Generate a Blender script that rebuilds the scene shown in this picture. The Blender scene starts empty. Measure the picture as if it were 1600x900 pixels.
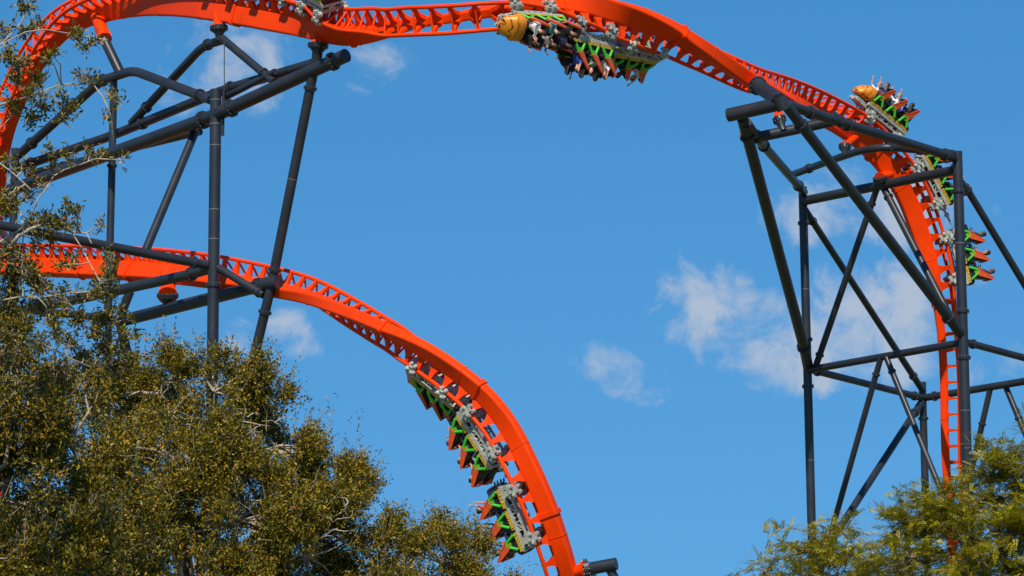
import bpy, bmesh, math, random
import numpy as np
from mathutils import Vector, Matrix
random.seed(7)
rng = np.random.default_rng(11)
scene = bpy.context.scene
R = math.radians

# ------------------------------------------------------------------ camera
FPX = 5000.0                       # focal length in photo pixels (1600 wide)
PITCH = math.atan(800 / FPX)
CAMZ = 1.7
cam_d = bpy.data.cameras.new('camera')
cam = bpy.data.objects.new('camera', cam_d)
scene.collection.objects.link(cam)
cam_d.sensor_width = 36.0
cam_d.lens = 36.0 * FPX / 1600
cam_d.clip_start = 0.5
cam_d.clip_end = 9000
cam.location = (0, 0, CAMZ)
cam.rotation_euler = (math.pi / 2 + PITCH, 0, 0)
scene.camera = cam

# ------------------------------------------------------------------ light, sky, exposure
SUN_EL, SUN_AZ = 47.0, 188.0       # azimuth clockwise from +Y: behind the camera, to its left
sv = Vector((math.sin(R(SUN_AZ)) * math.cos(R(SUN_EL)), math.cos(R(SUN_AZ)) * math.cos(R(SUN_EL)), math.sin(R(SUN_EL))))
sun_d = bpy.data.lights.new('sun', 'SUN')
sun = bpy.data.objects.new('sun', sun_d)
scene.collection.objects.link(sun)
sun_d.energy = 4.5
sun_d.angle = R(0.5)
sun_d.color = (1.0, 0.90, 0.74)
sun.rotation_euler = (-sv).to_track_quat('-Z', 'Y').to_euler()
sun.location = (-30, -60, 80)
scene.view_settings.view_transform = 'Standard'
scene.view_settings.look = 'None'
scene.view_settings.exposure = 0.12
scene.view_settings.gamma = 1.0
scene.view_settings.use_curve_mapping = False

FWD = Vector((0, math.cos(PITCH), math.sin(PITCH)))
UPC = Vector((0, -math.sin(PITCH), math.cos(PITCH)))
RGT = Vector((1, 0, 0))
def ray(px, py):
    return RGT * ((px - 800) / FPX) + UPC * ((450 - py) / FPX) + FWD
def P(px, py, Y):
    d = ray(px, py)
    return Vector((0, 0, CAMZ)) + d * (Y / d.y)

def N(nt, kind, x=0, y=0, **kw):
    n = nt.nodes.new(kind)
    n.location = (x, y)
    for k, v in kw.items():
        if k.startswith('i_'):
            n.inputs[k[2:].replace('_', ' ')].default_value = v
        else:
            setattr(n, k, v)
    return n

def build_world():
    w = bpy.data.worlds.new('World')
    scene.world = w
    w.use_nodes = True
    nt = w.node_tree
    nt.nodes.clear()
    L = nt.links.new
    out = N(nt, 'ShaderNodeOutputWorld')
    bg = N(nt, 'ShaderNodeBackground')
    bg.inputs['Strength'].default_value = 0.112
    sky = N(nt, 'ShaderNodeTexSky', sky_type='NISHITA')
    sky.sun_disc = False
    sky.sun_elevation = R(SUN_EL)
    sky.sun_rotation = R(SUN_AZ)
    sky.altitude = 10
    sky.air_density = 1.0
    sky.dust_density = 0.15
    sky.ozone_density = 3.0
    hs = N(nt, 'ShaderNodeHueSaturation')
    hs.inputs['Saturation'].default_value = 1.37
    hs.inputs['Value'].default_value = 1.0
    hs.inputs['Hue'].default_value = 0.496
    L(sky.outputs[0], hs.inputs['Color'])
    tc = N(nt, 'ShaderNodeTexCoord')
    dirv = tc.outputs['Generated']
    lift = N(nt, 'ShaderNodeVectorMath', operation='MULTIPLY_ADD')      # thin, clean air: little brightening toward the horizon
    L(dirv, lift.inputs[0]); lift.inputs[1].default_value = (1, 1, .48); lift.inputs[2].default_value = (0, 0, .20)
    nrm = N(nt, 'ShaderNodeVectorMath', operation='NORMALIZE')
    L(lift.outputs[0], nrm.inputs[0]); L(nrm.outputs[0], sky.inputs['Vector'])
    def mth(op, a, b=None, clamp=False):
        n = N(nt, 'ShaderNodeMath', operation=op, use_clamp=clamp)
        for i, v in enumerate((a, b)):
            if v is None: continue
            if isinstance(v, (int, float)): n.inputs[i].default_value = v
            else: L(v, n.inputs[i])
        return n.outputs[0]
    def smooth(v, a, b, lo=0.0, hi=1.0):
        n = N(nt, 'ShaderNodeMapRange', interpolation_type='SMOOTHSTEP')
        n.inputs['From Min'].default_value = a; n.inputs['From Max'].default_value = b
        n.inputs['To Min'].default_value = lo; n.inputs['To Max'].default_value = hi
        L(v, n.inputs['Value'])
        return n.outputs['Result']
    def blob(px, py, a, b, tilt, amp):
        c = ray(px, py).normalized()
        ca, sa = math.cos(R(tilt)), math.sin(R(tilt))
        u = (RGT * ca + UPC * sa) * (FPX / a)
        v = (UPC * ca - RGT * sa) * (FPX / b)
        sub = N(nt, 'ShaderNodeVectorMath', operation='SUBTRACT')
        L(dirv, sub.inputs[0]); sub.inputs[1].default_value = c
        s = None
        for ax in (u, v):
            d = N(nt, 'ShaderNodeVectorMath', operation='DOT_PRODUCT')
            L(sub.outputs[0], d.inputs[0]); d.inputs[1].default_value = ax
            q = mth('MULTIPLY', d.outputs['Value'], d.outputs['Value'])
            s = q if s is None else mth('ADD', s, q)
        return smooth(s, 0.0, 1.7, amp, 0.0)
    blobs = [(1130, 475, 105, 66, -32, 1.0), (1225, 530, 190, 80, -14, 1.05), (1370, 490, 125, 95, -35, 1.05), (1290, 570, 150, 50, -5, .9), (1350, 325, 150, 80, 5, .95),
             (1500, 385, 75, 90, 0, .65), (975, 588, 85, 44, -20, .85), (1560, 572, 90, 34, 8, .6), (360, 105, 120, 90, 20, .7), (560, 105, 85, 52, 0, .65),
             (450, 528, 58, 44, -15, 1.0), (372, 530, 40, 36, 0, .95)]
    m = None
    for b in blobs:
        o = blob(*b)
        m = o if m is None else mth('MAXIMUM', m, o)
    # warp and fractal noise in direction space
    nz = N(nt, 'ShaderNodeTexNoise'); nz.inputs['Scale'].default_value = 52; nz.inputs['Detail'].default_value = 9; nz.inputs['Roughness'].default_value = .62
    nz.inputs['Distortion'].default_value = .35
    L(dirv, nz.inputs['Vector'])
    # scattered fair-weather clouds go on over the rest of the sky with the same look
    far = N(nt, 'ShaderNodeTexNoise'); far.inputs['Scale'].default_value = 9; far.inputs['Detail'].default_value = 2
    L(dirv, far.inputs['Vector'])
    field = smooth(far.outputs['Fac'], .56, .72, 0, .9)
    c0 = ray(800, 450).normalized()
    dd = N(nt, 'ShaderNodeVectorMath', operation='DOT_PRODUCT'); L(dirv, dd.inputs[0]); dd.inputs[1].default_value = c0
    field = mth('MULTIPLY', field, smooth(dd.outputs['Value'], math.cos(R(16)), math.cos(R(10.5)), 1, 0))
    m = mth('MAXIMUM', m, field)
    dens = mth('ADD', mth('MULTIPLY', m, .80), mth('MULTIPLY', mth('SUBTRACT', nz.outputs['Fac'], .5), 2.6))
    fac = smooth(dens, .28, 1.05, 0, .82)
    fac = mth('MULTIPLY', fac, smooth(m, 0.0, .25))
    mix = N(nt, 'ShaderNodeMix', data_type='RGBA')
    L(fac, mix.inputs['Factor']); L(hs.outputs[0], mix.inputs[6])
    mix.inputs[7].default_value = (4.0, 4.5, 5.3, 1)
    L(mix.outputs[2], bg.inputs['Color'])
    L(bg.outputs[0], out.inputs['Surface'])
build_world()

# ------------------------------------------------------------------ materials
def mat(name, col, rough=.5, metal=0., coat=0., var=.12, scale=3., bump=0., spec=.5, dirt=None):
    m = bpy.data.materials.new(name)
    m.use_nodes = True
    nt = m.node_tree
    b = nt.nodes['Principled BSDF']
    L = nt.links.new
    tc = N(nt, 'ShaderNodeTexCoord')
    nz = N(nt, 'ShaderNodeTexNoise'); nz.inputs['Scale'].default_value = scale; nz.inputs['Detail'].default_value = 6
    L(tc.outputs['Object'], nz.inputs['Vector'])
    cr = N(nt, 'ShaderNodeValToRGB')
    cr.color_ramp.elements[0].position = .3; cr.color_ramp.elements[1].position = .7
    cr.color_ramp.elements[0].color = tuple(c * (1 - var) for c in col) + (1,)
    cr.color_ramp.elements[1].color = tuple(min(1, c * (1 + var)) for c in col) + (1,)
    L(nz.outputs['Fac'], cr.inputs[0])
    src = cr.outputs[0]
    if dirt:
        n2 = N(nt, 'ShaderNodeTexNoise'); n2.inputs['Scale'].default_value = scale * 2.3; n2.inputs['Detail'].default_value = 10; n2.inputs['Roughness'].default_value = .7
        L(tc.outputs['Object'], n2.inputs['Vector'])
        r2 = N(nt, 'ShaderNodeMapRange'); r2.inputs['From Min'].default_value = .58; r2.inputs['From Max'].default_value = .75; r2.inputs['To Max'].default_value = .55
        L(n2.outputs['Fac'], r2.inputs['Value'])
        mx = N(nt, 'ShaderNodeMix', data_type='RGBA')
        L(r2.outputs[0], mx.inputs['Factor']); L(src, mx.inputs[6]); mx.inputs[7].default_value = tuple(dirt) + (1,)
        src = mx.outputs[2]
    L(src, b.inputs['Base Color'])
    rr = N(nt, 'ShaderNodeMapRange'); rr.inputs['To Min'].default_value = max(.05, rough - .1); rr.inputs['To Max'].default_value = min(1, rough + .12)
    L(nz.outputs['Fac'], rr.inputs['Value']); L(rr.outputs[0], b.inputs['Roughness'])
    b.inputs['Metallic'].default_value = metal
    b.inputs['Coat Weight'].default_value = coat
    b.inputs['Specular IOR Level'].default_value = spec
    if bump:
        bp = N(nt, 'ShaderNodeBump'); bp.inputs['Strength'].default_value = bump; bp.inputs['Distance'].default_value = .02
        L(nz.outputs['Fac'], bp.inputs['Height']); L(bp.outputs[0], b.inputs['Normal'])
    return m

def stripe_mat(name, col, dark, scale, cut, rough=.4):
    m = mat(name, col, rough, var=.1)
    nt = m.node_tree; L = nt.links.new
    b = nt.nodes['Principled BSDF']
    src = b.inputs['Base Color'].links[0].from_socket
    tc = N(nt, 'ShaderNodeTexCoord')
    wv = N(nt, 'ShaderNodeTexWave', wave_type='BANDS', bands_direction='X')
    wv.inputs['Scale'].default_value = scale; wv.inputs['Distortion'].default_value = 7; wv.inputs['Detail'].default_value = 2; wv.inputs['Detail Scale'].default_value = 1.6
    L(tc.outputs['Object'], wv.inputs['Vector'])
    r = N(nt, 'ShaderNodeMapRange'); r.inputs['From Min'].default_value = cut; r.inputs['From Max'].default_value = cut + .06
    L(wv.outputs['Fac'], r.inputs['Value'])
    mx = N(nt, 'ShaderNodeMix', data_type='RGBA')
    L(r.outputs[0], mx.inputs['Factor']); L(src, mx.inputs[6]); mx.inputs[7].default_value = tuple(dark) + (1,)
    L(mx.outputs[2], b.inputs['Base Color'])
    return m

def leaf_mat(name, stops, trans=.3, rough=.5):
    m = bpy.data.materials.new(name)
    m.use_nodes = True
    nt = m.node_tree; L = nt.links.new
    b = nt.nodes['Principled BSDF']
    geo = N(nt, 'ShaderNodeNewGeometry')
    cr = N(nt, 'ShaderNodeValToRGB')
    els = cr.color_ramp.elements
    while len(els) < len(stops): els.new(.5)
    for e, (p, c) in zip(els, stops):
        e.position = p; e.color = tuple(c) + (1,)
    L(geo.outputs['Random Per Island'], cr.inputs[0])
    L(cr.outputs[0], b.inputs['Base Color'])
    b.inputs['Roughness'].default_value = rough
    b.inputs['Specular IOR Level'].default_value = .35
    tr = N(nt, 'ShaderNodeBsdfTranslucent')
    L(cr.outputs[0], tr.inputs['Color'])
    mx = N(nt, 'ShaderNodeMixShader'); mx.inputs[0].default_value = trans
    L(b.outputs[0], mx.inputs[1]); L(tr.outputs[0], mx.inputs[2])
    L(mx.outputs[0], nt.nodes['Material Output'].inputs['Surface'])
    return m

M = {}
M['orange'] = mat('orange_paint', (.86, .050, .0), .48, coat=0, var=.10, scale=.7, spec=.14, dirt=(.40, .04, .006))
M['steel'] = mat('slate_paint', (.021, .025, .033), .40, coat=.08, var=.25, scale=.9, spec=.4, dirt=(.045, .047, .05))
M['bolt'] = mat('bolt_steel', (.22, .22, .21), .4, metal=.5)
M['seam'] = mat('weld_seam_steel', (.20, .20, .20), .5)
M['grey'] = mat('grey_chassis', (.42, .43, .38), .5, metal=.15, var=.3, scale=6, dirt=(.10, .10, .09))
M['wheel'] = mat('wheel_polymer', (.34, .35, .31), .45, var=.3, scale=8)
M['black'] = mat('black_plastic', (.014, .014, .016), .5, var=.3, scale=6)
M['sill'] = stripe_mat('yellow_sill', (.78, .46, .03), (.02, .015, .01), 5, .66)
M['nose'] = stripe_mat('yellow_nose', (.82, .27, .015), (.10, .03, .01), 1.3, .93, .35)
M['green'] = mat('neon_green_plastic', (.05, .46, .025), .4, var=.1)
M['wing'] = mat('orange_seat_plastic', (.64, .075, .012), .4, var=.2, scale=5)
M['rail_dark'] = M['orange']
M['bark'] = mat('oak_bark', (.22, .18, .13), .9, var=.4, scale=9, bump=.6)
M['bark_pale'] = mat('pale_twig_bark', (.38, .32, .24), .9, var=.35, scale=12, bump=.3)
M['leaf_near'] = leaf_mat('oak_leaf_near', [(0, (0.027, 0.029, 0.002)), (.45, (0.100, 0.091, 0.003)), (.8, (0.239, 0.193, 0.006)), (.95, (0.440, 0.267, 0.008)), (1, (0.565, 0.172, 0.007))], .16)
M['leaf_oak'] = leaf_mat('oak_leaf', [(0, (0.035, 0.036, 0.002)), (.5, (0.139, 0.121, 0.004)), (.85, (0.304, 0.229, 0.007)), (.96, (0.551, 0.318, 0.011)), (1, (0.551, 0.172, 0.007))], .16)
M['leaf_feather'] = leaf_mat('feathery_leaf', [(0, (0.122, 0.132, 0.004)), (.5, (0.295, 0.286, 0.008)), (.9, (0.521, 0.419, 0.013)), (1, (0.624, 0.402, 0.013))], .3)
M['soil'] = mat('park_ground', (.11, .12, .05), .95, var=.45, scale=.35, bump=.5)
M['concrete'] = mat('concrete', (.36, .35, .33), .9, var=.2, scale=2)
M['skin_pale'] = mat('skin_pale', (.62, .33, .22), .55, var=.06)
M['skin_tan'] = mat('skin_tan', (.40, .20, .12), .55, var=.06)
M['skin_deep'] = mat('skin_deep', (.13, .065, .04), .55, var=.06)
M['eye'] = mat('eye_dark', (.02, .015, .012), .3)
CLOTH = {'white': (.75, .75, .76), 'blue': (.03, .07, .42), 'red': (.55, .03, .03), 'black': (.012, .012, .014), 'pink': (.70, .13, .25), 'teal': (.08, .30, .28), 'navy': (.015, .02, .07), 'grey': (.25, .26, .28)}
for k, c in CLOTH.items():
    M['cloth_' + k] = mat('cloth_' + k, c, .9, var=.12, scale=20)
for k, c in {'black': (.012, .010, .009), 'brown': (.07, .035, .018), 'blond': (.42, .26, .10)}.items():
    M['hair_' + k] = mat('hair_' + k, c, .55, var=.3, scale=40)

# ------------------------------------------------------------------ object helpers
COL = scene.collection.objects
def setp(o, label=None, cat=None, group=None, kind=None):
    for k, v in (('label', label), ('category', cat), ('group', group), ('kind', kind)):
        if v: o[k] = v
    return o
def empty(name, loc, label=None, cat=None, group=None):
    o = bpy.data.objects.new(name, None)
    o.empty_display_size = .5
    COL.link(o)
    o.location = loc
    return setp(o, label, cat, group)
def put(name, mesh, parent=None, mw=None, origin=None):
    o = bpy.data.objects.new(name, mesh)
    COL.link(o)
    if parent is not None: o.parent = parent
    if mw is not None: o.matrix_local = mw
    return o

class MB:
    """collects verts and faces (with material slots), then builds one mesh"""
    def __init__(s): s.v = []; s.f = []; s.m = []; s.sm = []
    def add(s, verts, faces, mi=0, smooth=False):
        b = len(s.v)
        s.v += [tuple(x) for x in verts]
        for f in faces:
            s.f.append(tuple(b + i for i in f)); s.m.append(mi); s.sm.append(smooth)
    def box(s, c, size, mi=0, rot=None):
        hx, hy, hz = (k / 2 for k in size)
        vs = [Vector((x, y, z)) for x in (-hx, hx) for y in (-hy, hy) for z in (-hz, hz)]
        if rot is not None: vs = [rot @ v for v in vs]
        s.add([v + Vector(c) for v in vs], [(0, 1, 3, 2), (4, 6, 7, 5), (0, 4, 5, 1), (2, 3, 7, 6), (0, 2, 6, 4), (1, 5, 7, 3)], mi)
    def bar(s, a, b, w, h, mi=0, up=Vector((0, 0, 1))):
        a, b = Vector(a), Vector(b)
        t = (b - a).normalized()
        sd = t.cross(up)
        sd = sd.normalized() if sd.length > 1e-4 else t.orthogonal().normalized()
        u = sd.cross(t)
        vs = [p + sd * (i * w / 2) + u * (j * h / 2) for p in (a, b) for i, j in ((-1, -1), (1, -1), (1, 1), (-1, 1))]
        s.add(vs, [(0, 3, 2, 1), (4, 5, 6, 7), (0, 1, 5, 4), (1, 2, 6, 5), (2, 3, 7, 6), (3, 0, 4, 7)], mi)
    def tube(s, pts, rad, n=10, mi=0, caps=True):
        pts = [Vector(p) for p in pts]
        if isinstance(rad, (int, float)): rad = [rad] * len(pts)
        t0 = (pts[1] - pts[0]).normalized()
        sd = t0.orthogonal().normalized()
        rings = []
        for i, p in enumerate(pts):
            a = pts[max(0, i - 1)]; b = pts[min(len(pts) - 1, i + 1)]
            t = (b - a).normalized()
            sd = (sd - t * sd.dot(t)).normalized()
            u = t.cross(sd)
            rings.append([p + (sd * math.cos(k * 2 * math.pi / n) + u * math.sin(k * 2 * math.pi / n)) * rad[i] for k in range(n)])
        vs = [v for r in rings for v in r]
        fs = [(i * n + k, i * n + (k + 1) % n, (i + 1) * n + (k + 1) % n, (i + 1) * n + k) for i in range(len(pts) - 1) for k in range(n)]
        s.add(vs, fs, mi, True)
        if caps:
            s.add(rings[0], [tuple(range(n - 1, -1, -1))], mi); s.add(rings[-1], [tuple(range(n))], mi)
    def poly(s, pts, thick, mi=0):
        """flat polygon given as 3D points, extruded by the vector thick"""
        n = len(pts)
        pts = [Vector(p) for p in pts]
        vs = [p - thick / 2 for p in pts] + [p + thick / 2 for p in pts]
        s.add(vs, [tuple(range(n - 1, -1, -1)), tuple(range(n, 2 * n))] + [(i, (i + 1) % n, n + (i + 1) % n, n + i) for i in range(n)], mi)
    def ball(s, c, r, mi=0, seg=10, rings=6):
        rx, ry, rz = (r, r, r) if isinstance(r, (int, float)) else r
        vs = [(c[0], c[1], c[2] + rz)]
        for i in range(1, rings):
            a = math.pi * i / rings
            vs += [(c[0] + rx * math.sin(a) * math.cos(k * 2 * math.pi / seg), c[1] + ry * math.sin(a) * math.sin(k * 2 * math.pi / seg), c[2] + rz * math.cos(a)) for k in range(seg)]
        vs.append((c[0], c[1], c[2] - rz))
        fs = [(0, 1 + k, 1 + (k + 1) % seg) for k in range(seg)]
        for i in range(rings - 2):
            fs += [(1 + i * seg + k, 1 + (i + 1) * seg + k, 1 + (i + 1) * seg + (k + 1) % seg, 1 + i * seg + (k + 1) % seg) for k in range(seg)]
        e = len(vs) - 1; q = 1 + (rings - 2) * seg
        fs += [(q + k, e, q + (k + 1) % seg) for k in range(seg)]
        s.add(vs, fs, mi, True)
    def mesh(s, name, mats, off=None):
        me = bpy.data.meshes.new(name)
        vs = s.v if off is None else [tuple(Vector(v) - off) for v in s.v]
        me.from_pydata(vs, [], s.f)
        for m in (mats if isinstance(mats, (list, tuple)) else [mats]): me.materials.append(m)
        me.polygons.foreach_set('material_index', s.m)
        me.polygons.foreach_set('use_smooth', s.sm)
        me.update()
        return me
    def build(s, name, mats, parent=None):
        off = parent.location.copy() if parent is not None else None
        return put(name, s.mesh(name, mats, off), parent)

def rounded(pts, rad, k=6):
    """round the inner corners of a polyline"""
    pts = [Vector(p) for p in pts]
    out = [pts[0]]
    for a, b, c in zip(pts, pts[1:], pts[2:]):
        r = min(rad, (b - a).length * .45, (c - b).length * .45)
        p0 = b + (a - b).normalized() * r; p1 = b + (c - b).normalized() * r
        for i in range(k + 1):
            t = i / k
            out.append(p0 * (1 - t) ** 2 + b * 2 * t * (1 - t) + p1 * t * t)
    out.append(pts[-1])
    return out

# ------------------------------------------------------------------ ground
g = MB()
g.add([(-4000, -4000, 0), (4000, -4000, 0), (4000, 4000, 0), (-4000, 4000, 0)], [(0, 1, 2, 3)])
setp(g.build('ground', M['soil']), kind='structure')

# ------------------------------------------------------------------ coaster track
GAUGE, RAILH, RAILR = 1.08, 0.50, 0.085
def spline(ts, vals, t):
    """natural cubic spline, columns of vals"""
    ts = np.asarray(ts, float); vals = np.asarray(vals, float)
    n = len(ts); h = np.diff(ts)
    A = np.zeros((n, n)); B = np.zeros((n, vals.shape[1]))
    A[0, 0] = A[-1, -1] = 1
    for i in range(1, n - 1):
        A[i, i - 1] = h[i - 1]; A[i, i] = 2 * (h[i - 1] + h[i]); A[i, i + 1] = h[i]
        B[i] = 6 * ((vals[i + 1] - vals[i]) / h[i] - (vals[i] - vals[i - 1]) / h[i - 1])
    m = np.linalg.solve(A, B)
    k = np.clip(np.searchsorted(ts, t) - 1, 0, n - 2)
    hk = h[k][:, None]; a = (ts[k + 1] - t)[:, None]; b = (t - ts[k])[:, None]
    return (m[k] * a ** 3 + m[k + 1] * b ** 3) / (6 * hk) + (vals[k] / hk - m[k] * hk / 6) * a + (vals[k + 1] / hk - m[k + 1] * hk / 6) * b

class Track:
    def __init__(s, keys, rail=((0, .5),)):
        pts = np.array([P(k[0], k[1], k[2]) for k in keys])
        ts = np.concatenate([[0], np.cumsum(np.linalg.norm(np.diff(pts, axis=0), axis=1))])
        t = np.linspace(0, ts[-1], 1500)
        p = spline(ts, pts, t)
        ex = np.stack([np.interp(t, ts, [k[j] for k in keys]) for j in (3, 4, 5)], 1)
        ker = np.hanning(41); ker /= ker.sum()      # soften the roll and the girder depth
        for j in range(3):
            ex[:, j] = np.convolve(np.pad(ex[:, j], 20, mode='edge'), ker, 'valid')
        arc = np.concatenate([[0], np.cumsum(np.linalg.norm(np.diff(p, axis=0), axis=1))])
        s.len = arc[-1]
        s.n = int(s.len / .2) + 1
        s.rail = [(ts[i], v) for i, v in rail]
        s.arc = np.linspace(0, s.len, s.n)
        s.p = np.stack([np.interp(s.arc, arc, p[:, j]) for j in range(3)], 1)
        s.ex = np.stack([np.interp(s.arc, arc, ex[:, j]) for j in range(3)], 1)
    def rh(s, a):
        return float(np.interp(a, [q[0] for q in s.rail], [q[1] for q in s.rail]))
    def frame(s, a):
        def at(q): return Vector([np.interp(q, s.arc, s.p[:, j]) for j in range(3)])
        c = at(a)
        T = (at(min(s.len, a + .25)) - at(max(0, a - .25))).normalized()
        th, D, W = (float(np.interp(a, s.arc, s.ex[:, j])) for j in range(3))
        n = T.cross(FWD).normalized()
        aw = n.cross(T)
        U = n * math.cos(R(th)) + aw * math.sin(R(th))
        return c, T, U, T.cross(U), D, W
    def near(s, px, py):
        best = (1e9, 0)
        for a, p in zip(s.arc, s.p):
            d = Vector(p) - Vector((0, 0, CAMZ))
            z = d.dot(FWD)
            x, y = 800 + FPX * d.dot(RGT) / z, 450 - FPX * d.dot(UPC) / z
            e = (x - px) ** 2 + (y - py) ** 2
            if e < best[0]: best = (e, a)
        return best[1]

def section(W, D, r=.09):
    pts = []
    for cx, cy, a0 in ((1, 1, 0), (-1, 1, 90), (-1, -1, 180), (1, -1, 270)):
        rr = min(r, W * .45, D * .45)
        for k in range(4):
            a = R(a0 + 30 * k)
            pts.append((cx * (W / 2 - rr) + rr * math.cos(a), cy * (D / 2 - rr) + rr * math.sin(a)))
    return pts
def sweep(mb, tr, a0, a1, grow=0., step=.25, caps=True):
    ns = max(2, int((a1 - a0) / step) + 1)
    rings = []
    for i in range(ns):
        c, T, U, S, D, W = tr.frame(a0 + (a1 - a0) * i / (ns - 1))
        rings.append([c + S * x + U * y for x, y in section(W + grow * 2, D + grow * 2)])
    n = len(rings[0])
    mb.add([v for r in rings for v in r], [(i * n + k, i * n + (k + 1) % n, (i + 1) * n + (k + 1) % n, (i + 1) * n + k) for i in range(ns - 1) for k in range(n)], 0, True)
    if caps:
        mb.add(rings[0], [tuple(range(n - 1, -1, -1))]); mb.add(rings[-1], [tuple(range(n))])

def tie_mesh():
    mb = MB()
    y1 = GAUGE / 2
    for s in (-1, 1):
        lo = [(-.25, s * .02, -.06), (.25, s * .02, -.06), (.25, s * .20, -.06), (-.25, s * .20, -.06)]
        mid = [(-.13, s * .17, .20), (.13, s * .17, .20), (.13, s * .33, .16), (-.13, s * .33, .16)]
        hi = [(-.075, s * (y1 - .10), RAILH - .01), (.075, s * (y1 - .10), RAILH - .01), (.075, s * (y1 + .03), RAILH - .05), (-.075, s * (y1 + .03), RAILH - .05)]
        vs = lo + mid + hi
        fs = [(j + k, j + (k + 1) % 4, j + 4 + (k + 1) % 4, j + 4 + k) for j in (0, 4) for k in range(4)] + [(0, 3, 2, 1), (8, 9, 10, 11)]
        mb.add(vs, fs if s > 0 else [f[::-1] for f in fs])
    mb.tube([(0, -y1, RAILH - .03), (0, y1, RAILH - .03)], .05, 8)
    return mb.mesh('tie', M['orange'])
TIE = tie_mesh()

def mat4(x, y, z, c):
    return Matrix(((x[0], y[0], z[0], c[0]), (x[1], y[1], z[1], c[1]), (x[2], y[2], z[2], c[2]), (0, 0, 0, 1)))

def build_track(name, tr, label, joints, pitch):
    base = Vector(tr.p[len(tr.p) // 2]); base.z = 0
    root = empty(name, base, label, 'coaster track')
    cuts = sorted(tr.near(*j) for j in joints)
    mb = MB(); sweep(mb, tr, 0, tr.len)
    o = mb.build('spine', M['orange'], root)
    o.data.set_sharp_from_angle(angle=R(13))
    for s in (-1, 1):
        pts = []
        for a in np.arange(0, tr.len, .3):
            c, T, U, S, D, W = tr.frame(a)
            pts.append(c + U * (D / 2 + tr.rh(a)) + S * (s * GAUGE / 2))
        mb = MB(); mb.tube(pts, RAILR, 12); mb.build('rail', M['orange'], root)
    inv = Matrix.Translation(-base)
    for a in np.arange(.5, tr.len - .3, pitch):
        c, T, U, S, D, W = tr.frame(a)
        put('tie', TIE, root, inv @ mat4(T, U.cross(T), U, c + U * (D / 2)) @ Matrix.Diagonal((1 if D > .44 else .42, 1, tr.rh(a) / RAILH, 1)))
    for a in np.arange(2.2, tr.len - 1, 3.7):
        mb = MB(); sweep(mb, tr, a - .022, a + .022, .014, .022)
        mb.build('weld_seam', M['orange'], root)
    for a in cuts:
        mb = MB(); sweep(mb, tr, a - .09, a + .09, .055, .09)
        o = mb.build('joint_flange', M['orange'], root)
        o.data.set_sharp_from_angle(angle=R(13))
    return root

KA = [  # spine centre px, py, distance, roll angle (0 = rails on the outer side, 90 = away from the camera), girder depth, girder width
    (40, 1220, 153, -60, .6, .45), (5, 900, 151.5, -55, .6, .45), (-12, 600, 150.6, -50, .6, .45), (-12, 400, 150.3, -48, .6, .45), (-2, 290, 150, -45, .6, .45), (10, 212, 149.4, -45, .6, .45), (31, 155, 148.8, -44, .6, .45), (62, 95, 147.4, -42, .62, .45), (105, 45, 145.4, -38, .7, .45),
    (150, 24, 143.4, -26, .8, .46), (200, 13, 141, -14, .85, .46), (250, 10, 138.5, -8, .85, .46), (300, 13, 136, -4, .85, .46), (343, 19, 134, -2, .85, .46), (400, 29, 132.1, 0, .85, .46),
    (450, 38, 130.8, -2, .85, .46), (492, 46, 129.6, -10, .86, .46), (514, 51, 128.9, -44, .88, .46), (547, 55, 127.9, -48, .9, .46), (590, 49, 126.6, -57, .84, .44), (615, 44, 125.9, -70, .7, .42), (640, 38, 125.1, -85, .56, .4), (700, 29, 123.9, -95, .45, .4), (750, 20, 123.6, -108, .55, .42),
    (800, 12, 124.4, -128, .72, .46), (877, 5, 125.8, -155, .86, .48), (910, 8, 126.3, -167, .87, .49), (940, 13, 126.9, -182, .88, .5), (970, 20, 127.4, -198, .88, .5), (1001, 29, 128, -210, .88, .5), (1040, 45, 128.8, -224, .86, .5), (1062, 56, 129.3, -234, .84, .52), (1085, 70, 129.7, -246, .8, .55), (1110, 85, 130.3, -253, .76, .6), (1140, 104, 131.1, -263, .72, .62),
    (1168, 122, 131.9, -272, .68, .6), (1213, 147, 134.6, -298, .6, .5), (1250, 165, 137.8, -322, .6, .45), (1302, 192, 141.2, -345, .75, .46), (1347, 221, 143.1, -350, .86, .5), (1385, 260, 144.2, -350, .86, .5), (1414, 304, 144.9, -350, .86, .5),
    (1431, 346, 145.3, -350, .84, .5), (1446, 390, 145.6, -353, .8, .48), (1458, 432, 145.8, -358, .66, .44), (1466, 480, 146.1, -364, .42, .38), (1471, 525, 146.4, -365, .37, .37), (1475, 600, 146.8, -367, .37, .37), (1477, 700, 147.2, -372, .37, .37), (1482, 780, 147.6, -376, .37, .37), (1490, 900, 148, -378, .4, .4), (1500, 1060, 148.4, -380, .4, .4), (1506, 1230, 148.6, -380, .4, .4)]
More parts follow.
